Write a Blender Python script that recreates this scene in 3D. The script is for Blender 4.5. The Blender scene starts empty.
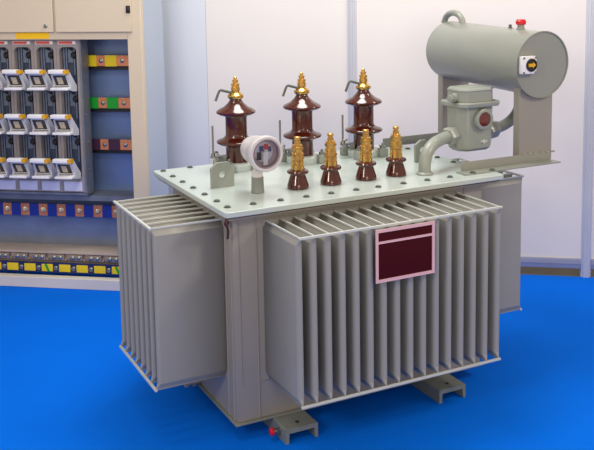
import bpy, bmesh, math, random
from mathutils import Vector, Matrix
random.seed(4)
COL = bpy.context.scene.collection
PI = math.pi
FL = -0.075                     # carpet level; z = 0 is the underside of the transformer tank
BOOTH = -math.atan2(.6, .8)     # heading of the stand's back wall and the cabinet

# ------------------------------------------------------------------ materials
def lin(c):
    return tuple(((v/255)/12.92 if v/255 <= .04045 else ((v/255+.055)/1.055)**2.4) for v in c) + (1,)

def mat(name, rgb, rough=.5, metal=0., coat=0., var=.06, scale=6., bump=0., bscale=60., spec=.5):
    m = bpy.data.materials.new(name); m.use_nodes = True
    nt = m.node_tree; b = nt.nodes['Principled BSDF']
    tc = nt.nodes.new('ShaderNodeTexCoord')
    nz = nt.nodes.new('ShaderNodeTexNoise'); nz.inputs['Scale'].default_value = scale; nz.inputs['Detail'].default_value = 4
    nt.links.new(tc.outputs['Object'], nz.inputs['Vector'])
    cr = nt.nodes.new('ShaderNodeValToRGB')
    c = lin(rgb)
    cr.color_ramp.elements[0].position = .3; cr.color_ramp.elements[1].position = .7
    cr.color_ramp.elements[0].color = tuple(x*(1-var) for x in c[:3])+(1,)
    cr.color_ramp.elements[1].color = tuple(min(1, x*(1+var)) for x in c[:3])+(1,)
    nt.links.new(nz.outputs['Fac'], cr.inputs['Fac'])
    nt.links.new(cr.outputs['Color'], b.inputs['Base Color'])
    b.inputs['Roughness'].default_value = rough; b.inputs['Metallic'].default_value = metal
    b.inputs['Coat Weight'].default_value = coat; b.inputs['Coat Roughness'].default_value = .12
    b.inputs['Specular IOR Level'].default_value = spec
    if bump:
        n2 = nt.nodes.new('ShaderNodeTexNoise'); n2.inputs['Scale'].default_value = bscale; n2.inputs['Detail'].default_value = 6
        nt.links.new(tc.outputs['Object'], n2.inputs['Vector'])
        bp = nt.nodes.new('ShaderNodeBump'); bp.inputs['Strength'].default_value = bump; bp.inputs['Distance'].default_value = .004
        nt.links.new(n2.outputs['Fac'], bp.inputs['Height']); nt.links.new(bp.outputs['Normal'], b.inputs['Normal'])
    return m

def glass(name):
    m = bpy.data.materials.new(name); m.use_nodes = True
    nt = m.node_tree; nt.nodes.clear()
    o = nt.nodes.new('ShaderNodeOutputMaterial'); t = nt.nodes.new('ShaderNodeBsdfTransparent')
    g = nt.nodes.new('ShaderNodeBsdfGlossy'); g.inputs['Roughness'].default_value = .05
    mx = nt.nodes.new('ShaderNodeMixShader'); fr = nt.nodes.new('ShaderNodeFresnel'); fr.inputs['IOR'].default_value = 1.4
    nt.links.new(fr.outputs[0], mx.inputs[0]); nt.links.new(t.outputs[0], mx.inputs[1]); nt.links.new(g.outputs[0], mx.inputs[2])
    nt.links.new(mx.outputs[0], o.inputs['Surface'])
    return m

M = dict(
    paint=mat('grey_paint', (148, 142, 132), .48, coat=.03, var=.035, scale=3, bump=.12, bscale=25),
    fin=mat('fin_paint', (153, 151, 143), .46, coat=.03, var=.03, scale=3),
    seam=mat('seam_paint', (196, 199, 194), .4, var=.03),
    lid=mat('lid_lit_paint', (186, 196, 191), .28, coat=.3, var=.03, scale=3, bump=.08, bscale=9),  # same grey paint as the tank; overhead brightness worked into a paler colour
    cons=mat('conservator_paint', (140, 142, 134), .34, coat=.2, var=.03, scale=4),
    relay=mat('relay_paint', (146, 151, 142), .42, coat=.2, var=.04, scale=12, bump=.15, bscale=50),
    foot=mat('foot_paint', (122, 127, 120), .5, var=.08, scale=14, bump=.2),
    gasket=mat('gasket', (86, 44, 36), .7, var=.25, scale=20),
    bolt=mat('bolt_zinc', (92, 98, 92), .45, .3, var=.1),
    steel=mat('steel', (150, 152, 150), .3, .9, var=.1),
    porcelain=mat('brown_glaze', (72, 22, 9), .13, coat=.45, var=.15, scale=10),
    brass=mat('brass', (224, 180, 100), .22, 1., var=.1, scale=30),
    gauge=mat('gauge_white', (204, 198, 199), .35, coat=.2, var=.03),
    gaugein=mat('gauge_inside', (168, 150, 160), .4, var=.05),
    dial=mat('dial_face', (206, 208, 222), .4, var=.06, scale=30),
    white=mat('white_plastic', (236, 234, 236), .35, var=.02),
    handle=mat('handle_plastic', (206, 206, 214), .4, var=.06),
    red=mat('red_plastic', (206, 22, 36), .35, var=.05),
    pale_red=mat('red_strip', (226, 84, 66), .5, var=.08),
    dark=mat('black_plastic', (26, 24, 28), .4, var=.1),
    maroon=mat('maroon_plate', (66, 3, 10), .6, var=.04, spec=.15),
    pink=mat('plate_frame', (226, 180, 184), .35, var=.04),
    sight=mat('sight_glass', (96, 28, 24), .1, coat=.8, var=.4, scale=60),
    dark_blue=mat('dial_blue', (48, 58, 120), .4, var=.1),
    amber=mat('amber', (226, 168, 30), .35, var=.1),
    cream=mat('cabinet_cream', (210, 194, 170), .5, var=.015, scale=2),
    cream2=mat('cabinet_base_white', (220, 214, 206), .5, var=.02),
    side=mat('cabinet_side', (176, 186, 200), .45, var=.02, scale=2),
    inner=mat('cabinet_inside', (118, 140, 184), .3, .35, var=.12, scale=3),
    inner2=mat('cabinet_lower_panel', (136, 146, 164), .28, .4, var=.16, scale=4),
    divider=mat('switch_grey', (150, 142, 142), .5, var=.06),
    slate=mat('switch_slate', (62, 72, 92), .35, var=.3, scale=24),
    slate2=mat('switch_rib', (104, 116, 138), .35, var=.2, scale=24),
    sidegrey=mat('switch_side', (120, 124, 134), .4, .3, var=.15, scale=8),
    window=mat('switch_window', (62, 56, 50), .15, var=.4, scale=40),
    cwin=mat('fuse_body', (196, 184, 164), .3, var=.15, scale=40),
    copper=mat('copper', (224, 142, 98), .4, .35, var=.15, scale=20),
    yellow=mat('yellow_sleeve', (236, 206, 20), .45, var=.04),
    green=mat('green_sleeve', (10, 160, 40), .45, var=.04),
    purple=mat('dark_sleeve', (62, 28, 56), .45, var=.06),
    blue=mat('blue_sleeve', (22, 48, 150), .45, var=.06),
    navy=mat('earth_bar', (30, 42, 92), .4, var=.15),
    label_yellow=mat('yellow_label', (248, 196, 0), .5, var=.02),
    tan=mat('shelf_tan', (190, 174, 160), .45, var=.08),
    clamp=mat('clamp_metal', (176, 160, 146), .35, .5, var=.2, scale=30),
    lilac=mat('lilac_label', (206, 208, 232), .5, var=.02),
    carpet=mat('blue_carpet', (0, 106, 228), .9, var=.05, scale=1.3, bump=.25, bscale=350, spec=.06),
    concrete=mat('dark_floor', (104, 100, 94), .8, var=.12, scale=5),
    wall=mat('wall_white', (228, 222, 219), .6, var=.012, scale=1.2),
    wall_bluelit=mat('wall_bluish_light', (216, 220, 230), .5, var=.012, scale=1.2),  # white wall with the bluish light on it put into the colour
    alu=mat('aluminium', (204, 205, 214), .4, .2, var=.01, scale=4),
    rail=mat('rail_aluminium', (164, 166, 180), .42, .4, var=.04, scale=4),
    glass=glass('clear_glass'),
)

# ------------------------------------------------------------------ mesh helpers (all add to a bmesh)
def NB(): return bmesh.new()

def box(bm, x0, x1, y0, y1, z0, z1, bev=0.):
    r = bmesh.ops.create_cube(bm, size=1)
    vs = r['verts']
    for v in vs:
        v.co = Vector((x0+(v.co.x+.5)*(x1-x0), y0+(v.co.y+.5)*(y1-y0), z0+(v.co.z+.5)*(z1-z0)))
    if bev:
        es = list({e for v in vs for e in v.link_edges})
        bmesh.ops.bevel(bm, geom=es, offset=bev, segments=2, profile=.6, affect='EDGES')

def rings(bm, rr, cap=True, smooth=True):
    """skin a list of equal-length closed loops"""
    L = [[bm.verts.new(p) for p in r] for r in rr]
    n = len(L[0])
    for a, b in zip(L, L[1:]):
        for i in range(n):
            f = bm.faces.new((a[i], a[(i+1) % n], b[(i+1) % n], b[i])); f.smooth = smooth
    if cap:
        bm.faces.new(list(reversed(L[0]))); bm.faces.new(L[-1])
    bmesh.ops.recalc_face_normals(bm, faces=bm.faces[:])

def frame(d):
    d = Vector(d).normalized()
    a = Vector((0, 0, 1)) if abs(d.z) < .9 else Vector((1, 0, 0))
    u = d.cross(a).normalized()
    return u, d.cross(u).normalized()

def lathe(bm, o, d, prof, n=32, cap=True):
    """profile of (radius, distance along d) from o"""
    o = Vector(o); d = Vector(d).normalized(); u, w = frame(d)
    rings(bm, [[o+d*h+(u*math.cos(2*PI*i/n)+w*math.sin(2*PI*i/n))*max(r, 1e-4) for i in range(n)] for r, h in prof], cap)

def rod(bm, p0, p1, r, n=16, r1=None):
    p0 = Vector(p0); p1 = Vector(p1)
    lathe(bm, p0, p1-p0, [(r, 0), (r if r1 is None else r1, (p1-p0).length)], n)

def tube(bm, pts, r, n=16):
    P = [Vector(p) for p in pts]; rr = []
    u = None
    for i, p in enumerate(P):
        t = (P[min(i+1, len(P)-1)]-P[max(i-1, 0)]).normalized()
        if u is None: u, _ = frame(t)
        u = (u-t*u.dot(t)).normalized(); w = t.cross(u)
        ri = r[i] if isinstance(r, (list, tuple)) else r
        rr.append([p+(u*math.cos(2*PI*k/n)+w*math.sin(2*PI*k/n))*ri for k in range(n)])
    rings(bm, rr)

def curve(pts, n=8):
    """Catmull-Rom through points"""
    P = [Vector(p) for p in pts]; P = [2*P[0]-P[1]]+P+[2*P[-1]-P[-2]]; out = []
    for i in range(1, len(P)-2):
        for k in range(n):
            t = k/n; a, b, c, d = P[i-1:i+3]
            out.append(.5*((2*b)+(c-a)*t+(2*a-5*b+4*c-d)*t*t+(3*b-a-3*c+d)*t**3))
    return out+[P[-2]]

def prism(bm, poly, axis, a, b, smooth=False):
    """extrude a 2-D polygon along an axis ('x': poly is y,z; 'y': x,z; 'z': x,y)"""
    def q(p, t): return {'x': (t, p[0], p[1]), 'y': (p[0], t, p[1]), 'z': (p[0], p[1], t)}[axis]
    rings(bm, [[q(p, a) for p in poly], [q(p, b) for p in poly]], True, smooth)

def chamfer_rect(cx, cy, hx, hy, c):
    return [(cx-hx+c, cy-hy), (cx+hx-c, cy-hy), (cx+hx, cy-hy+c), (cx+hx, cy+hy-c), (cx+hx-c, cy+hy), (cx-hx+c, cy+hy), (cx-hx, cy+hy-c), (cx-hx, cy-hy+c)]

def hexa(bm, c, d, r, h):
    lathe(bm, c, d, [(r, 0), (r, h*.8), (r*.82, h)], 6)
    for f in bm.faces:
        f.smooth = False

def ring_plate(bm, c, r0, r1, y0, y1, n=32):
    """annulus facing -y"""
    prof = [(r0, y0), (r1, y0), (r1, y1), (r0, y1)]
    L = [[bm.verts.new((c[0]+r*math.cos(2*PI*i/n), y, c[1]+r*math.sin(2*PI*i/n))) for i in range(n)] for r, y in prof]
    for k in range(4):
        a, b = L[k], L[(k+1) % 4]
        for i in range(n):
            bm.faces.new((a[i], a[(i+1) % n], b[(i+1) % n], b[i]))
    bmesh.ops.recalc_face_normals(bm, faces=bm.faces[:])

# ------------------------------------------------------------------ object helpers
ORG = {}
def rotz(v, a):
    return Vector((v.x*math.cos(a)-v.y*math.sin(a), v.x*math.sin(a)+v.y*math.cos(a), v.z))

def obj(name, bm, m, parent=None, rot=0., bevel=0., label=None, smooth_angle=None):
    xs = [v.co for v in bm.verts]
    c = Vector(((min(v.x for v in xs)+max(v.x for v in xs))/2, (min(v.y for v in xs)+max(v.y for v in xs))/2, min(v.z for v in xs)))
    for v in bm.verts: v.co -= c
    me = bpy.data.meshes.new(name); bm.to_mesh(me); bm.free(); (name != 'radiator_fin') and me.set_sharp_from_angle(angle=math.radians(38))
    o = bpy.data.objects.new(name, me); COL.objects.link(o)
    me.materials.append(m)
    ORG[o] = c
    if parent:
        o.parent = parent; o.location = c-ORG[parent]
    else:
        o.location = rotz(c, rot); o.rotation_euler.z = rot
    if bevel:
        b = o.modifiers.new('bevel', 'BEVEL'); b.width = bevel; b.segments = 2; b.limit_method = 'ANGLE'; b.angle_limit = math.radians(40)
    if label: o['label'] = label
    return o

def thing(name, label, cat, loc, rot=0., group=None):
    o = bpy.data.objects.new(name, None); COL.objects.link(o)
    ORG[o] = Vector(loc); o.location = rotz(Vector(loc), rot); o.rotation_euler.z = rot
    o['label'] = label; o['category'] = cat; o.empty_display_size = .1
    if group: o['group'] = group
    return o

def dup(o, off, parent=None):
    c = o.copy(); COL.objects.link(c)
    if parent: c.parent = parent
    else: c.location = o.location+Vector(off)
    for ch in list(o.children): dup(ch, (0, 0, 0), c)
    return c

def struct(name, bm, m, rot=0.):
    o = obj(name, bm, m, None, rot); o['kind'] = 'structure'; return o

# ================================================================== SETTING
bm = NB(); box(bm, -6, 6, -5.5, 4.6, FL-.1, FL-.006)
struct('floor', bm, M['concrete'], BOOTH)
bm = NB(); box(bm, -4.6, 4.2, -5.2, 2.745, FL-.006, FL)
o = obj('carpet', bm, M['carpet'], None, BOOTH)
o['label'] = 'bright blue exhibition carpet covering the stand floor under the grey transformer'; o['category'] = 'carpet'

WV = 2.75
def panel(name, u0, u1, m):
    bm = NB(); box(bm, u0, u1, WV, WV+.03, .06, 2.75); return struct(name, bm, m, BOOTH)
panel('wall_left', -4.2, -.889, M['wall_bluelit'])
panel('wall_back', -.887, .212, M['wall'])
panel('wall_right', .276, 1.94, M['wall'])
panel('wall_far_right', 2.003, 4.2, M['wall'])
for i, (a, b) in enumerate(((-4.2, .21), (.278, 1.938), (2.005, 4.2))):
    bm = NB(); box(bm, a, b, WV-.012, WV+.035, -.012, .064, .003)
    box(bm, a, b, WV-.016, WV-.012, .022, .03)
    struct('baseboard_'+('left', 'back', 'right')[i], bm, M['rail'], BOOTH)
# extruded posts of the wall system: round-cornered core with grooves
for i, u in enumerate((.244, 1.971)):
    bm = NB(); w = .039; poly = []
    for k in range(8):
        a = PI/8+k*PI/4
        for s in (-.22, -.06, .06, .22):
            r = w*(1.0 if abs(s) > .1 else .82)
            poly.append((u+r*math.cos(a+s+PI/8), WV+.012+r*math.sin(a+s+PI/8)))
    prism(bm, poly, 'z', FL, 2.78)
    struct('trim_%d' % (i+1), bm, M['alu'], BOOTH)

# ================================================================== CABINET (local frame: x along the wall, y into the wall)
cab = thing('switchgear_cabinet', 'cream low voltage switchgear cabinet with open front of fuse switches and coloured busbars', 'electrical cabinet', (-1.95, 2.2, FL), BOOTH)
U0, U1, V0, V1, ZT = -2.78, -1.14, 2.0, 2.47, 2.24
bm = NB()
box(bm, -1.243, U1, V0, V0+.06, FL+.001, ZT)            # right stile
box(bm, U0, U0+.1, V0, V0+.06, FL+.001, ZT)
box(bm, U0+.1, -1.243, V0, V0+.06, 1.754, ZT)           # head
obj('front_frame', bm, M['cream'], cab, bevel=.003)
bm = NB(); box(bm, U0+.1, -1.243, V0-.004, V0+.06, FL+.001, .004)
obj('plinth', bm, M['cream2'], cab, bevel=.003)
bm = NB(); box(bm, U1-.016, U1, V0+.0605, V1, FL+.001, ZT-.0005); obj('side_panel', bm, M['side'], cab)
bm = NB(); box(bm, U0, U0+.016, V0+.0605, V1, FL+.001, ZT-.0005); obj('side_panel', bm, M['side'], cab)
bm = NB(); box(bm, U0+.017, U1-.017, 2.30, 2.32, .45, ZT-.02); obj('back_panel', bm, M['inner'], cab)
bm = NB(); box(bm, U0+.017, U1-.017, 2.29, 2.32, .004, .449); obj('lower_back_panel', bm, M['inner2'], cab)
bm = NB(); box(bm, U0, U1, V0, V1, ZT, ZT+.02); obj('roof_panel', bm, M['cream'], cab)
for k, (a, b) in enumerate(((-2.72, -1.781), (-1.762, -1.203))):
    bm = NB(); box(bm, a, b, V0-.022, V0-.001, 1.808, 2.2)
    d = obj('compartment_door', bm, M['cream'], cab, bevel=.003)
    if k == 0:
        bm = NB(); lathe(bm, (-1.837, V0-.022, 1.852), (0, -1, 0), [(.014, 0), (.014, .006), (.010, .010)], 20); box(bm, -1.839, -1.835, V0-.034, V0-.03, 1.844, 1.86)
        obj('lock', bm, M['steel'], d, label='round chrome door lock')
    else:
        bm = NB(); box(bm, -1.236, -1.205, V0-.030, V0-.0215, 1.938, 1.99, .003); box(bm, -1.230, -1.212, V0-.036, V0-.03, 1.95, 1.975, .002)
        obj('latch', bm, M['dark'], d, label='black square latch')
bm = NB(); box(bm, -2.075, -1.826, V0-.003, V0-.0003, 1.761, 1.806); obj('warning_label', bm, M['label_yellow'], cab, label='plain yellow rectangular label')

# --- strip type fuse switches
SW, ST, SB = .173, 1.752, .640
RP = .317
def make_switch(u):
    bm = NB()
    box(bm, u+.002, u+SW-.002, 2.11, 2.165, SB, ST)
    root = obj('fuse_switch', bm, M['slate'], cab)
    bm = NB()                                            # grey front frame with three arched openings
    e = .021
    box(bm, u+.001, u+e, 2.05, 2.1095, SB, ST); box(bm, u+SW-e, u+SW-.001, 2.05, 2.1095, SB, ST)
    box(bm, u+e, u+SW-e, 2.05, 2.1095, ST-.055, ST)
    box(bm, u+e, u+SW-e, 2.052, 2.1095, SB, SB+.105)
    for s in (0, 1):                                    # rounded shoulders
        pl = [(0, 0)]+[(.035-.035*math.cos(t), -.035+.035*math.sin(t)) for t in [PI/2*(1-k/6) for k in range(7)]]
        pts = [((u+e+p[0]) if s == 0 else (u+SW-e-p[0]), ST-.055+p[1]) for p in pl]
        prism(bm, pts, 'y', 2.052, 2.1095)
    obj('switch_frame', bm, M['divider'], root)
    bm = NB(); box(bm, u+.018, u+.150, 2.046, 2.0498, 1.718, 1.742); obj('warning_strip', bm, M['white'], root)
    bm = NB(); box(bm, u+.024, u+.126, 2.0445, 2.0459, 1.721, 1.739); obj('red_strip', bm, M['pale_red'], root)
    bm = NB(); box(bm, u+.012, u+SW-.022, 2.046, 2.0515, SB+.010, SB+.078); obj('label_plate', bm, M['lilac'], root)
    for r in range(3):
        zt = 1.552-r*RP
        # rib work and knob in the opening above each handle
        bm = NB()
        for q in (.034, .052, .112): box(bm, u+q, u+q+.010, 2.09, 2.1095, zt-.06, zt+.14)
        box(bm, u+.066, u+.104, 2.098, 2.1095, zt+.03, zt+.13)
        obj('contact_cover', bm, M['slate2'], root)
        bm = NB(); lathe(bm, (u+.118, 2.1095, zt+.085), (0, -1, 0), [(.022, 0), (.024, .03), (.014, .04)], 16)
        lathe(bm, (u+.100, 2.1095, zt+.145), (0, -1, 0), [(.03, 0), (.03, .012), (.02, .016)], 16)
        obj('contact_knob', bm, M['dark'], root)
        # handle: inclined front frame carried by two arms
        zb = zt-.142; a, b = u+.017, u+.147
        K = .62
        def slab(bm, x0, x1, z0, z1, t, out=0., k=K):
            f0, f1 = 1.868+(zt-z0)*k-out, 1.868+(zt-z1)*k-out
            prism(bm, [(f0, z0), (f1, z1), (f1+t, z1), (f0+t, z0)], 'x', x0, x1)
        zw = zt-.027
        bm = NB()                                        # inclined window frame with its two arms
        slab(bm, a+.006, a+.016, zb+.024, zw, .03); slab(bm, b-.018, b-.006, zb+.024, zw, .03)
        slab(bm, a+.006, b-.006, zw-.014, zw, .03)
        slab(bm, a+.006, b-.006, zb+.018, zb+.026, .03)
        fr = 1.868
        for x in (a, b-.007):
            prism(bm, [(fr+.004, zt-.002), (fr+.05, zt-.006), (2.045, zb+.012), (2.045, zb-.03), (fr+.11, zb-.022), (fr+.045, zb-.004), (fr+.07, zb+.03), (fr+.03, zw)], 'x', x, x+.007)
        h = obj('handle', bm, M['handle'], root, bevel=.0015)
        bm = NB(); box(bm, a-.001, b-.022, fr-.006, fr+.04, zt-.027, zt, .004); obj('upper_grip', bm, M['white'], root)
        bm = NB(); box(bm, a, b+.001, fr+.012, fr+.085, zb-.004, zb+.014, .005); obj('lower_grip', bm, M['white'], root)
        bm = NB(); prism(bm, [(fr-.004, zt-.003), (fr+.05, zt-.003), (fr+.05, zt-.034), (fr-.002, zt-.030)], 'x', b-.0215, b+.003); obj('yellow_catch', bm, M['amber'], root)
        bm = NB(); slab(bm, a+.0165, b-.0185, zb+.0265, zw-.0145, .012, -.010); obj('inspection_window', bm, M['window'], root)
        bm = NB(); slab(bm, a+.040, b-.050, zb+.034, zw-.030, .004, -.005); obj('fuse_body', bm, M['cwin'], root)
    return root
sw = make_switch(-1.80)
for k in (1, 2, 3, 4, 5): dup_ = dup(sw, (-SW*k, 0, 0), None); dup_.parent = cab
bm = NB(); box(bm, -1.626, -1.612, 2.045, 2.170, SB-.005, ST+.002)
for z in (.8, 1.0, 1.2, 1.4, 1.6): lathe(bm, (-1.6125, 2.11, z), (1, 0, 0), [(.012, 0), (.012, .004)], 12)
obj('switch_side_plate', bm, M['sidegrey'], cab)
bm = NB(); box(bm, U0+.02, -1.614, 2.05, 2.170, SB-.022, SB-.0055); obj('switch_rail', bm, M['sidegrey'], cab)

# --- busbars behind the switches
def busbar(z0, z1, sleeve, name_label):
    v0 = 2.215
    bm = NB(); box(bm, U0+.03, -1.225, v0+.002, v0+.012, z0, z1)
    r = obj('busbar', bm, M['copper'], cab, label=name_label)
    for a, w in ((-1.64, .073), (-1.502, .088)):
        bm = NB(); box(bm, a, a+w, v0-.003, v0+.014, z0-.002, z1+.002); obj('busbar_sleeve', bm, sleeve, r)
    for c in (-1.532, -1.372):
        bm = NB(); lathe(bm, (c, v0+.002, (z0+z1)/2), (0, -1, 0), [(.017, 0), (.017, .004), (.012, .005), (.012, .014), (.008, .016)], 6)
        obj('busbar_bolt', bm, M['steel'], r)
    bm = NB(); box(bm, U0+.03, -1.205, v0+.013, v0+.05, z0-.028, z0-.006); obj('busbar_support', bm, M['dark'], r)
busbar(1.545, 1.622, M['yellow'], 'copper busbar with yellow sleeves')
busbar(1.235, 1.312, M['green'], 'copper busbar with green sleeves')
busbar(.925, 1.002, M['purple'], 'copper busbar with dark purple sleeves')

# --- neutral bar with blue sleeves
z0, z1, v0 = .412, .502, 2.215
bm = NB(); box(bm, U0+.03, -1.225, v0+.002, v0+.012, z0, z1)
nb = obj('neutral_bar', bm, M['copper'], cab, label='copper bar with dark blue sleeves')
for k in range(9):
    c = -1.465-.145*k
    bm = NB(); box(bm, c-.109, c-.036, v0-.003, v0+.014, z0-.002, z1+.002); obj('blue_sleeve', bm, M['blue'], nb)
    bm = NB(); lathe(bm, (c, v0+.002, (z0+z1)/2), (.35, -1, .2), [(.018, 0), (.018, .006), (.011, .007), (.010, .035)], 10)
    obj('bar_bolt', bm, M['steel'], nb)
bm = NB(); box(bm, -1.429, -1.3, v0-.003, v0+.014, z0-.002, z1+.002); obj('blue_sleeve', bm, M['blue'], nb)
bm = NB(); box(bm, U0+.02, U1-.02, 2.12, 2.299, .56, .60); obj('cross_beam', bm, M['sidegrey'], cab)

# --- cable shelf with terminal clamps, earth bar below
bm = NB(); box(bm, U0+.02, -1.25, 2.10, 2.289, .155, .172, .002); box(bm, U0+.02, -1.25, 2.125, 2.14, .02, .1545)
obj('cable_shelf', bm, M['tan'], cab)
def clamp(c):
    bm = NB(); box(bm, c-.052, c+.052, 2.085, 2.1245, .108, .150, .004); box(bm, c-.07, c+.07, 2.10, 2.1245, .100, .118, .003)
    r = obj('terminal_clamp', bm, M['clamp'], cab)
    for s in (-1, 1):
        bm = NB(); lathe(bm, (c+s*.024, 2.085, .134), (0, -1, .25), [(.016, 0), (.016, .008), (.009, .012)], 12); obj('clamp_screw', bm, M['steel'], r)
    return r
c0 = clamp(-1.455)
for k in range(1, 9): q = dup(c0, (-.1455*k, 0, 0)); q.parent = cab
bm = NB(); box(bm, U0+.03, -1.25, 2.06, 2.075, .024, .098)
eb = obj('earth_bar', bm, M['navy'], cab)
for k in range(9):
    c = -1.41-.137*k
    bm = NB(); box(bm, c-.044, c+.044, 2.052, 2.0598, .034, .088, .002)
    obj('yellow_sleeve', bm, M['yellow'], eb)
    if k in (0, 4):
        bm = NB(); prism(bm, [(c-.02, .088), (c+.0, .088), (c+.022, .034), (c+.002, .034)], 'y', 2.0505, 2.0519); obj('green_stripe', bm, M['green'], eb)
    bm = NB(); lathe(bm, (c+.0685, 2.0598, .06), (0, -1, 0), [(.017, 0), (.017, .008), (.01, .012)], 10); obj('earth_bolt', bm, M['steel'], eb)

# ================================================================== TRANSFORMER (frame aligned with its long side along x)
TR = thing('power_transformer', 'large grey oil-filled power transformer with finned radiators and brown bushings', 'transformer', (.74, .43, FL))
L, D, HT = 1.476, .868, 1.091
A0, A1, DP = .174, 1.302, .377
R0, R1 = .2097, 1.0097
C1, C2, EX = .130, .738, .368

# tank
bm = NB(); box(bm, 0, L, 0, D, .008, 1.045, .012)
tank = obj('tank', bm, M['paint'], TR)
bm = NB(); box(bm, -.014, L+.014, -.016, D+.014, 0, .0085, .002); obj('base_plate', bm, M['foot'], tank)
def bead(p, q, r=.0045):
    bm = NB(); tube(bm, [p, q], r, 8); obj('weld_bead', bm, M['paint'], tank)
bead((.12, -.001, .012), (.12, -.001, 1.03)); bead((.12, -.001, .205), (A0+.02, -.001, .205)); bead((L-.12, -.001, .012), (L-.12, -.001, 1.03))
bead((-.001, .10, .012), (-.001, .10, 1.03)); bead((-.001, .10, .205), (-.001, D-.1, .205)); bead((-.001, .03, .012), (-.001, .03, 1.03))
bead((.03, -.001, .2), (.03, -.001, 1.03), .003)
bm = NB(); box(bm, -.04, 1.535, -.05, 1.0, 1.045, 1.056); obj('tank_rim', bm, M['paint'], tank)
bm = NB(); box(bm, -.048, 1.55, -.058, 1.01, 1.0565, 1.0625); obj('gasket', bm, M['gasket'], tank)
bm = NB(); lathe(bm, (-.02, .02, 1.02), (-.5, -1, 0), [(.012, 0), (.012, .03), (.007, .034)], 10)
tube(bm, curve([(-.03, -.03, 1.055), (-.05, -.05, 1.06), (-.05, -.055, 1.03), (-.035, -.03, .99), (-.03, -.01, .95)]), .006, 8)
obj('earthing_clip', bm, M['gasket'], tank)

# lid
def rrect(x0, x1, y0, y1, r, n=5):
    P = []
    for cx, cy, s in ((x1-r, y0+r, -PI/2), (x1-r, y1-r, 0), (x0+r, y1-r, PI/2), (x0+r, y0+r, PI)):
        P += [(cx+r*math.cos(s+PI/2*k/n), cy+r*math.sin(s+PI/2*k/n)) for k in range(n+1)]
    return P
bm = NB(); prism(bm, rrect(-.061, 1.576, -.072, 1.031, .022), 'z', 1.063, HT)
lid = obj('lid', bm, M['lid'], TR, bevel=.004)
spots = [(-.012, y) for y in (.984, .819, .659, .497, .329, .163, .027)] + [(x, .022) for x in (.12, .267, .409, .549, .695, .827, .981, 1.131, 1.278)]
spots += [(.155, 1.0), (.42, 1.0), (.7, 1.0), (.95, 1.0), (1.2, 1.0)] + [(1.53, y) for y in (.34, .50, .66, .82)]
bolt0 = None
for x, y in spots:
    if bolt0 is None:
        bm = NB(); lathe(bm, (x, y, HT), (0, 0, 1), [(.018, 0), (.018, .002), (.013, .0022), (.013, .008), (.010, .009)], 12)
        bolt0 = obj('lid_bolt', bm, M['bolt'], TR); b0 = (x, y)
    else:
        dup(bolt0, (x-b0[0], y-b0[1], 0)).parent = TR

# radiators: welded panels of hollow fins, seamed flat at top and bottom, tied by rods
def fin_mesh(depth, t=.034, bev=.034):
    bm = NB(); rr = []
    lv = [(R0, .005, depth-.003), (R0+.008, .006, depth-.003), (R0+bev, t, depth-.012), (R1-bev, t, depth-.012), (R1-.008, .006, depth-.003), (R1, .005, depth-.003)]
    for z, tt, dd in lv:
        h = tt/2; r = min(h, .016); lp = [(-h, 0)]
        for k in range(7):
            a = PI/2*k/6; lp.append((-h+r-r*math.cos(a), -(dd-r)-r*math.sin(a)))
        for k in range(7):
            a = PI/2*(1-k/6); lp.append((h-r+r*math.cos(a), -(dd-r)-r*math.sin(a)))
        lp.append((h, 0)); rr.append([(x, y, z) for x, y in lp])
    rings(bm, rr)
    for e in bm.edges:                                   # crisp shoulder where the fin closes to its seam
        if len({round(v.co.z, 4) for v in e.verts}) == 1: e.smooth = False
    return bm
def place(bm, ang, x, y):
    for v in bm.verts: v.co = rotz(v.co, ang)+Vector((x, y, 0))
    return bm
def radiator(o, along, ang, n, length, depth, label):
    """o: first fin's root on the tank wall, along: unit vector of the row"""
    o = Vector(o); al = Vector(along); out = rotz(Vector((0, -1, 0)), ang)
    bm = NB()
    e = o+al*length; m_ = Vector((0, 0, 0))
    def bx(p, q, z0, z1):
        xs = sorted((p.x, q.x)); ys = sorted((p.y, q.y)); box(bm, xs[0], xs[1], ys[0], ys[1], z0, z1, .0015)
    p = o-al*.014-out*.012; q = e+al*.014+out*.004
    bx(p, q, R0-.004, R1+.006)
    root = obj('radiator', bm, M['fin'], TR, label=label)
    for z in (R0, R1):
        bm = NB(); p = o+out*(depth-.009)-al*.008; q = e+out*(depth+.004)+al*.010
        bx(p, q, z-.005, z+.006)
        obj('tie_bar', bm, M['seam'], root)
    f0 = None
    step = length/(n-1)
    for k in range(n):
        if f0 is None:
            f0 = obj('radiator_fin', place(fin_mesh(depth), ang, o.x, o.y), M['fin'], root)
        else:
            c = dup(f0, al*step*k); c.parent = root
    s0 = None
    for k in range(n):
        for z in (R1+.0055,):
            p = o+al*step*k; 
            if s0 is None:
                bm = NB(); w = al*.0035
                a = p-w; b = p+w+out*(depth-.010); xs = sorted((a.x, b.x)); ys = sorted((a.y, b.y)); box(bm, xs[0], xs[1], ys[0], ys[1], R1-.004, R1+.004)
                s0 = obj('fin_seam', bm, M['seam'], root)
            else:
                dup(s0, al*step*k).parent = root
    return root
radiator((A0, 0, 0), (1, 0, 0), 0, 16, A1-A0, DP, 'front radiator of sixteen fins with the maroon plate')
radiator((0, C1, 0), (0, 1, 0), -PI/2, 8, C2-C1, EX, 'end radiator of eight fins on the left')
radiator((L, C1, 0), (0, 1, 0), PI/2, 8, C2-C1, 1.868-L, 'end radiator on the right, mostly hidden')

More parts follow.
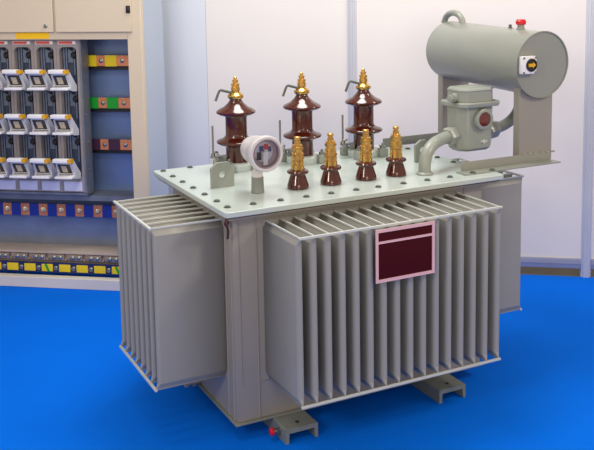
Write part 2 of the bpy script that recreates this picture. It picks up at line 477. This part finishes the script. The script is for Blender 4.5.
# rating plate on the front fins
yb = -DP-.008
bm = NB(); box(bm, .562, .886, yb-.004, yb, .744, .997, .0015)
pl = obj('nameplate', bm, M['maroon'], TR, label='blank maroon plate in a pale pink frame')
bm = NB(); y0, y1 = yb-.009, yb-.0042
box(bm, .558, .572, y0, y1, .742, .999); box(bm, .876, .890, y0, y1, .742, .999)
box(bm, .572, .876, y0, y1, .742, .757); box(bm, .572, .876, y0, y1, .984, .999); box(bm, .572, .876, y0, y1, .930, .941)
obj('plate_frame', bm, M['pink'], pl)

# under-frame: two inverted channels running front to back
def channel(x0, x1):
    bm = NB(); t = .020; P = [(x0, FL+.0005), (x0+t*.8, FL+.0005), (x0+t, -.024), (x1-t, -.024), (x1-t*.8, FL+.0005), (x1, FL+.0005), (x1, -.004), (x1-.004, -.0005), (x0+.004, -.0005), (x0, -.004)]
    prism(bm, P, 'y', -.158, D+.15)
    r = obj('skid_channel', bm, M['foot'], TR)
    bm = NB(); lathe(bm, ((x0+x1)/2, -.105, -.0006), (0, 0, 1), [(.011, 0), (.011, .0012)], 14); obj('bolt_hole', bm, M['dark'], r)
channel(.186, .362); channel(1.087, 1.256)
bm = NB(); rod(bm, (.1855, -.085, -.030), (.152, -.085, -.030), .014, 14); box(bm, .165, .1855, -.1, -.07, -.05, -.022, .003)
et = obj('earthing_terminal', bm, M['steel'], TR)
bm = NB(); lathe(bm, (.152, -.085, -.030), (-1, 0, 0), [(.019, 0), (.020, .012), (.014, .018)], 16); obj('terminal_cap', bm, M['red'], et, label='red end cap')
bm = NB(); rod(bm, (-.001, .52, .03), (-.07, .52, .03), .018, 16); lathe(bm, (-.03, .52, .03), (-1, 0, 0), [(.028, 0), (.028, .016)], 6); rod(bm, (-.07, .52, .03), (-.085, .52, .03), .026, 16)
obj('drain_valve', bm, M['paint'], TR)

# high voltage bushings
def hv(x, y):
    o = (x, y, HT)
    bm = NB()
    lathe(bm, o, (0, 0, 1), [(.062, .03), (.062, .128), (.066, .136), (.098, .146), (.112, .155), (.114, .163), (.108, .170), (.075, .182), (.063, .194), (.061, .205),
                             (.061, .300), (.066, .310), (.098, .317), (.111, .326), (.112, .334), (.104, .343), (.070, .360), (.045, .382), (.034, .398), (.033, .412)], 40)
    r = obj('high_voltage_bushing', bm, M['porcelain'], TR)
    bm = NB(); lathe(bm, o, (0, 0, 1), [(.096, .0), (.098, .004), (.098, .036), (.090, .044), (.064, .046)], 36)
    obj('mounting_flange', bm, M['lid'], r)
    bm = NB()
    lathe(bm, o, (0, 0, 1), [(.030, .402), (.042, .408), (.046, .418), (.044, .428), (.032, .438), (.023, .444), (.023, .452), (.026, .454), (.026, .470), (.021, .472), (.021, .477), (.024, .479), (.024, .492), (.014, .494), (.014, .500), (.018, .502), (.018, .512), (.010, .514), (.010, .528), (.005, .532)], 24)
    obj('terminal_stem', bm, M['brass'], r)
    bm = NB(); tube(bm, [(x-.02, y, HT+.440), (x-.06, y, HT+.452), (x-.088, y, HT+.460), (x-.097, y, HT+.456), (x-.106, y, HT+.438), (x-.122, y, HT+.400)], .0075, 8)
    obj('arcing_horn', bm, M['bolt'], r)
    bm = NB(); rod(bm, (x-.145, y, HT+.085), (x-.145, y, HT+.262), .006, 8); rod(bm, (x-.145, y, HT+.112), (x-.115, y, HT+.108), .006, 8)
    box(bm, x-.158, x-.06, y-.012, y+.012, HT+.078, HT+.090, .002); lathe(bm, (x-.145, y, HT+.09), (0, 0, 1), [(.012, 0), (.012, .014)], 6); box(bm, x-.092, x-.07, y-.012, y+.012, HT+.04, HT+.08)
    obj('horn_rod', bm, M['steel'], r)
    for k in range(4):
        a = PI/4+k*PI/2; cx, cy = x+.118*math.cos(a), y+.118*math.sin(a)
        bm = NB(); box(bm, cx-.026, cx+.026, cy-.022, cy+.022, HT+.0005, HT+.052, .006); 
        c = obj('flange_clamp', bm, M['relay'], r)
        bm = NB(); lathe(bm, (cx, cy, HT+.0525), (0, 0, 1), [(.018, 0), (.018, .014), (.008, .015), (.008, .030)], 6); obj('clamp_nut', bm, M['steel'], r)
    return r
h0 = hv(.375, .82)
for x, dy in ((.784, -.02), (1.188, -.04)): dup(h0, (x-.375, dy, 0)).parent = TR

# low voltage bushings
def lvb(x, y):
    o = (x, y, HT); bm = NB()
    lathe(bm, o, (0, 0, 1), [(.052, .0), (.056, .004), (.056, .018), (.053, .026), (.043, .058), (.038, .072), (.040, .076), (.054, .080), (.057, .086), (.055, .093), (.042, .100), (.036, .101)], 36)
    r = obj('low_voltage_bushing', bm, M['porcelain'], TR)
    bm = NB(); lathe(bm, o, (0, 0, 1), [(.035, .1015), (.035, .122), (.030, .124), (.030, .129), (.033, .131), (.033, .146), (.028, .148), (.028, .169), (.031, .171), (.031, .184), (.026, .186), (.026, .200), (.024, .219), (.026, .221), (.026, .228), (.017, .230), (.017, .246), (.012, .248), (.012, .252), (.016, .254), (.016, .268), (.012, .271)], 20)
    s = obj('brass_terminal', bm, M['brass'], r)
    bm = NB(); lathe(bm, o, (0, 0, 1), [(.034, .1515), (.034, .1655)], 6)
    obj('terminal_nut', bm, M['brass'], r)
    bm = NB(); lathe(bm, o, (0, 0, 1), [(.031, .203), (.031, .217)], 6)
    obj('terminal_nut', bm, M['brass'], r)
    return r
l0 = lvb(.461, .218)
for x in (.655, .870, 1.060): dup(l0, (x-.461, 0, 0)).parent = TR

# lifting lugs
def lug(x0, x1, y, hgt):
    bm = NB(); n = 20; c = ((x0+x1)/2, HT+hgt*.52); r = .020
    out = [(x0, HT+.0005), (x1, HT+.0005), (x1, HT+hgt*.72), (x1-.028, HT+hgt), (x0+.034, HT+hgt), (x0, HT+hgt*.80)]
    # plate with a true hole: bridge outline and circle by angle
    def ray(a):
        best = None
        for i in range(len(out)):
            p, q = out[i], out[(i+1) % len(out)]
            dx, dz = math.cos(a), math.sin(a); ex, ez = q[0]-p[0], q[1]-p[1]
            den = dx*ez-dz*ex
            if abs(den) < 1e-9: continue
            t = ((p[0]-c[0])*ez-(p[1]-c[1])*ex)/den; s = ((p[0]-c[0])*dz-(p[1]-c[1])*dx)/den
            if t > 0 and -1e-6 <= s <= 1+1e-6 and (best is None or t < best): best = t
        return (c[0]+best*math.cos(a), c[1]+best*math.sin(a))
    angs = sorted([2*PI*k/n for k in range(n)]+[math.atan2(p[1]-c[1], p[0]-c[0]) % (2*PI) for p in out])
    O = [ray(a) for a in angs]; I = [(c[0]+r*math.cos(a), c[1]+r*math.sin(a)) for a in angs]
    V = [[bm.verts.new((p[0], yy, p[1])) for p in P] for P in (O, I) for yy in (y-.009, y+.009)]
    k = len(angs)
    for i in range(k):
        j = (i+1) % k
        bm.faces.new((V[0][i], V[0][j], V[2][j], V[2][i])); bm.faces.new((V[1][j], V[1][i], V[3][i], V[3][j]))
        bm.faces.new((V[0][j], V[0][i], V[1][i], V[1][j])); bm.faces.new((V[2][i], V[2][j], V[3][j], V[3][i]))
    bmesh.ops.recalc_face_normals(bm, faces=bm.faces[:])
    obj('lifting_lug', bm, M['relay'], TR)
lug(.066, .194, .44, .132); lug(1.338, 1.436, .45, .128)

# dial thermometer on its stub
gx, gz = .240, 1.309
bm = NB(); lathe(bm, (gx, .235, HT), (0, 0, 1), [(.033, 0), (.035, .003), (.033, .006), (.031, .07), (.031, .082)], 24)
gp = obj('thermometer_stub', bm, M['foot'], TR)
bm = NB(); lathe(bm, (gx, .235, HT+.0822), (0, 0, 1), [(.028, 0), (.028, .035), (.022, .037), (.022, .09)], 20)
obj('thermometer_neck', bm, M['gauge'], gp)
bm = NB()
lathe(bm, (gx, .325, gz), (0, -1, 0), [(.020, .0), (.046, .006), (.062, .022), (.070, .05), (.076, .10), (.080, .160), (.088, .175), (.091, .185), (.091, .208), (.086, .214), (.074, .214), (.071, .206), (.070, .150), (.001, .149)], 40)
gh = obj('dial_thermometer', bm, M['gauge'], TR, label='white drum shaped dial thermometer')
bm = NB(); lathe(bm, (gx, .1445, gz), (0, -1, 0), [(.069, 0), (.0695, .034), (.0675, .034), (.067, .001), (.001, .0005)], 40); obj('dial_recess', bm, M['gaugein'], gh)
bm = NB(); lathe(bm, (gx-.006, .142, gz+.008), (0, -1, 0), [(.050, 0), (.050, .002), (.049, .003)], 32); obj('dial_face', bm, M['dial'], gh)
bm = NB(); box(bm, gx-.012, gx+.014, .130, .138, gz-.058, gz-.008, .003); lathe(bm, (gx+.001, .139, gz-.002), (0, -1, 0), [(.015, 0), (.015, .012), (.010, .014)], 18); obj('pointer_block', bm, M['white'], gh)
bm = NB(); box(bm, gx-.004, gx+.018, .131, .139, gz+.020, gz+.048, .002); obj('red_pointer', bm, M['red'], gh)
bm = NB(); box(bm, gx-.030, gx-.008, .131, .139, gz+.012, gz+.040, .002); box(bm, gx+.019, gx+.034, .131, .139, gz+.008, gz+.034, .002); obj('blue_pointer', bm, M['dark_blue'], gh)
bm = NB(); box(bm, gx-.044, gx-.020, .131, .139, gz-.030, gz+.010, .003); obj('contact_block', bm, M['dark'], gh)
bm = NB(); lathe(bm, (gx, .122, gz), (0, -1, 0), [(.070, 0), (.070, .003)], 32); obj('glass_pane', bm, M['glass'], gh)

# conservator drum across the right-hand end
CX, CZ, CR = 1.940, 1.659, .188
TL = .028/.90                                  # the drum rises slightly towards the back
AX = Vector((0, -1, -TL)).normalized(); YF = .058
CB = Vector((CX, YF, CZ))-AX*.905
bm = NB()
lathe(bm, CB, AX, [(.001, 0), (CR-.03, .0), (CR-.008, .006), (CR-.003, .02), (CR-.002, .880), (CR+.003, .881), (CR+.003, .905), (CR-.004, .905), (CR-.005, .899), (.001, .898)], 64)
con = obj('conservator', bm, M['cons'], TR, label='grey horizontal oil conservator drum')
yf = YF+.006
bm = NB(); gxx, gzz = 1.826, 1.665
box(bm, gxx-.056, gxx+.046, yf-.036, yf+.0005, gzz-.050, gzz+.050, .008); og = obj('oil_gauge', bm, M['white'], con)
for sx in (-1, 1):
    for sz in (-1, 1):
        bm = NB(); lathe(bm, (gxx-.005+sx*.042, yf-.036, gzz+sz*.041), (0, -1, 0), [(.006, 0), (.007, .005)], 8); obj('gauge_screw', bm, M['steel'], con)
bm = NB(); lathe(bm, (gxx+.006, yf-.0362, gzz), (0, -1, 0), [(.037, 0), (.037, .006), (.032, .007), (.032, .003), (.001, .003)], 32); obj('gauge_dial', bm, M['dark'], con)
bm = NB(); y0 = yf-.046; prism(bm, [(gxx-.018, gzz-.009), (gxx+.012, gzz-.009), (gxx+.012, gzz-.016), (gxx+.032, gzz), (gxx+.012, gzz+.016), (gxx+.012, gzz+.009), (gxx-.018, gzz+.009)], 'y', y0, y0+.006)
obj('gauge_arrow', bm, M['amber'], con, label='yellow arrow pointer')
def top(y): return CZ+CR-.006+(y-YF)*TL
yy = .250
bm = NB(); lathe(bm, (CX, yy, top(yy)-.004), (0, 0, 1), [(.024, 0), (.026, .012), (.020, .016), (.020, .034)], 20); obj('filler_neck', bm, M['relay'], con)
bm = NB(); lathe(bm, (CX, yy, top(yy)+.0305), (0, 0, 1), [(.026, 0), (.030, .004), (.030, .020), (.025, .026), (.025, .030)], 20); obj('filler_cap', bm, M['red'], con, label='red filler cap')
bm = NB(); lathe(bm, (CX, .345, top(.345)-.004), (0, 0, 1), [(.013, 0), (.013, .012), (.009, .013), (.009, .028)], 12); obj('vent_plug', bm, M['bolt'], con)
bm = NB(); zt = top(.88)-.010
tube(bm, [(CX-.01, .895+.098*math.cos(a), zt+.070*math.sin(a)) for a in [PI*k/16 for k in range(17)]], .020, 14); obj('lifting_loop', bm, M['cons'], con)

# conservator supports: an upright plate on an angle-iron foot at each end
def support(y, near, xa, xb, fx0, fx1, name_label):
    bm = NB(); z1 = 1.55
    box(bm, xa, xb, y, y+.010, HT+.009, z1)                            # web facing the front
    box(bm, xa, xa+.010, y+.0101, y+.055, HT+.030, z1-.02)              # folded edge
    r = obj('support_plate', bm, M['paint'], TR, label=name_label, bevel=.002)
    bm = NB(); box(bm, fx0+.03 if near else fx0, fx1, y-.008, y-.0005, HT+.001, HT+.056, .001)
    yA, yB = (y-.085, y-.0005) if near else (y-.0005, y+.05)
    box(bm, fx0, fx1+(.012 if near else 0), yA, yB, HT+.0005, HT+.007)
    f = obj('support_angle', bm, M['cons'], TR)
    if near:
        w0 = None
        for q in (.02, .062, .10, .15, .19, .235):
            if w0 is None:
                bm = NB(); lathe(bm, (xa+q, y-.006, HT+.056), (1, 0, .1), [(.003, 0), (.007, .005), (.006, .014), (.003, .024)], 8); w0 = obj('weld_spot', bm, M['relay'], TR); q0 = q
            else: dup(w0, (q-q0, 0, random.uniform(-.003, .002))).parent = TR
        for x in (1.43, 1.562):
            dup(bolt0, (x-b0[0], .022-b0[1], .0072)).parent = TR
support(.092, True, 1.808, 2.046, 1.37, 2.03, 'near upright support plate of the conservator')
support(.955, False, 1.892, 2.10, 1.43, 2.10, 'far upright support plate of the conservator')

# gas relay and its pipes
rx, ry, rz = 1.606, .285, 1.345
bm = NB()
def oct_ring(hx, hy, c, z): return [(p[0], p[1], z) for p in chamfer_rect(rx, ry, hx, hy, c)]
rings(bm, [oct_ring(.098, .070, .04, 1.172), oct_ring(.120, .088, .045, 1.188), oct_ring(.123, .090, .045, 1.25), oct_ring(.126, .092, .045, 1.428)], True, False)
rl = obj('gas_relay', bm, M['relay'], TR, bevel=.006, label='grey cast gas relay with round sight glass')
bm = NB(); rings(bm, [oct_ring(.138, .118, .03, 1.4285), oct_ring(.141, .120, .03, 1.432), oct_ring(.141, .120, .03, 1.452), oct_ring(.137, .116, .03, 1.456)], True, False); obj('relay_flange', bm, M['relay'], rl, bevel=.003)
bm = NB(); rings(bm, [oct_ring(.122, .098, .045, 1.4565), oct_ring(.120, .096, .045, 1.518), oct_ring(.124, .100, .045, 1.520), oct_ring(.118, .094, .045, 1.533), oct_ring(.04, .03, .015, 1.540)], True, False); obj('relay_cover', bm, M['relay'], rl, bevel=.003)
sx, sz = 1.620, 1.358
bm = NB(); lathe(bm, (sx, ry-.0905, sz), (0, -1, 0), [(.058, 0), (.062, .012), (.060, .028), (.054, .032), (.042, .032), (.040, .022), (.001, .0215)], 32); obj('sight_ring', bm, M['relay'], rl)
bm = NB(); lathe(bm, (sx, ry-.1125, sz), (0, -1, 0), [(.0395, 0), (.0395, .006), (.03, .008)], 32); obj('sight_glass', bm, M['sight'], rl)
bm = NB(); rod(bm, (rx-.105, ry-.02, 1.484), (rx-.168, ry-.05, 1.484), .025, 18); lathe(bm, (rx-.168, ry-.05, 1.484), (-.9, -.43, 0), [(.021, 0), (.021, .02), (.012, .022)], 6); obj('cable_gland', bm, M['relay'], rl)
bm = NB(); box(bm, 1.612, 1.660, ry-.0945, ry-.0912, 1.222, 1.232, .001); prism(bm, [(1.620, 1.227), (1.636, 1.213), (1.652, 1.227), (1.636, 1.241)], 'y', ry-.0965, ry-.0913); obj('flow_mark', bm, M['seam'], rl)
def nut(a, b, r=.052):
    bm = NB(); a = Vector(a); b = Vector(b); lathe(bm, a, b-a, [(r*.9, 0), (r, .006), (r, (b-a).length-.006), (r*.9, (b-a).length)], 6)
    for f in bm.faces: f.smooth = False
    obj('pipe_union', bm, M['relay'], rl)
nut((1.425, .255, 1.262), (1.487, .268, 1.270)); nut((1.715, .270, 1.268), (1.790, .285, 1.276), .052)
bm = NB(); tube(bm, curve([(1.205, .155, HT+.001), (1.207, .156, 1.15), (1.228, .165, 1.205), (1.285, .190, 1.243), (1.36, .228, 1.256), (1.43, .256, 1.263)]), .034, 20)
lathe(bm, (1.205, .155, HT+.0005), (0, 0, 1), [(.046, 0), (.046, .008), (.036, .016)], 24)
obj('oil_pipe', bm, M['relay'], TR, label='bent oil pipe rising from the lid to the relay')
bm = NB(); tube(bm, curve([(1.785, .285, 1.275), (1.87, .305, 1.285), (1.95, .325, 1.315), (2.02, .35, 1.38), (2.03, .37, 1.50)]), .032, 20)
obj('oil_pipe', bm, M['relay'], TR, label='bent oil pipe from the relay up to the conservator')

# ================================================================== LIGHT
W = bpy.data.worlds.new('hall'); bpy.context.scene.world = W; W.use_nodes = True
bg = W.node_tree.nodes['Background']; bg.inputs[0].default_value = (1, .88, .76, 1); bg.inputs[1].default_value = .62
def area(name, loc, target, size, power, color=(1, 1, 1)):
    l = bpy.data.lights.new(name, 'AREA'); l.energy = power; l.size = size; l.color = color; l.shape = 'DISK'
    o = bpy.data.objects.new(name, l); COL.objects.link(o); o.location = loc
    o.rotation_euler = (Vector(target)-Vector(loc)).to_track_quat('-Z', 'Y').to_euler(); return o
area('hall_light', (.9, .9, 4.4), (.7, .4, 0), 1.6, 85, (.95, 1, .97))
area('wall_wash_light', (2.6, .5, 3.3), (2.9, 1.6, 1.9), .5, 9, (1, .94, .84))
area('front_left_light', (-3.8, -2.4, 3.2), (.3, .5, .6), .9, 54, (1, .91, .82))
area('front_right_light', (3.2, -2.8, 3.6), (1.4, 1.2, .9), .7, 56, (1, .89, .78))
area('added_fill_light', (-1.2, -5.6, 2.4), (.9, .4, .5), 2.2, 64, (1, .85, .70))  # added warm fill from the camera side, against the carpet's blue bounce
area('cabinet_fill_light', (-.9, .2, 3.2), (-.4, 2.8, 1.0), .8, 20, (.97, .97, 1))  # added fill in front of the cabinet to brighten its back panel

# ================================================================== CAMERA
yaw, pitch, roll, f, px, py = -0.4691189110667157, -0.12952454992055937, -0.015898193725133503, 932.5642714408951, 304.65217992277553, 94.55393795573652
cy_, sy_, cp, sp = math.cos(yaw), math.sin(yaw), math.cos(pitch), math.sin(pitch)
fw = Vector((-sy_*cp, cy_*cp, sp)); rt = Vector((cy_, sy_, 0)); up = rt.cross(fw)
r2 = rt*math.cos(roll)+up*math.sin(roll); u2 = up*math.cos(roll)-rt*math.sin(roll)
cam = bpy.data.cameras.new('camera'); co = bpy.data.objects.new('camera', cam); COL.objects.link(co)
co.matrix_world = Matrix(((r2.x, u2.x, -fw.x, -1.63917), (r2.y, u2.y, -fw.y, -4.01773), (r2.z, u2.z, -fw.z, 2.193995), (0, 0, 0, 1)))
cam.sensor_width = 36; cam.lens = f*36/594
cam.shift_x = (297-px)/594; cam.shift_y = (py-225)/594
bpy.context.scene.camera = co
bpy.context.scene.view_settings.view_transform = 'Standard'
bpy.context.scene.view_settings.exposure = 0
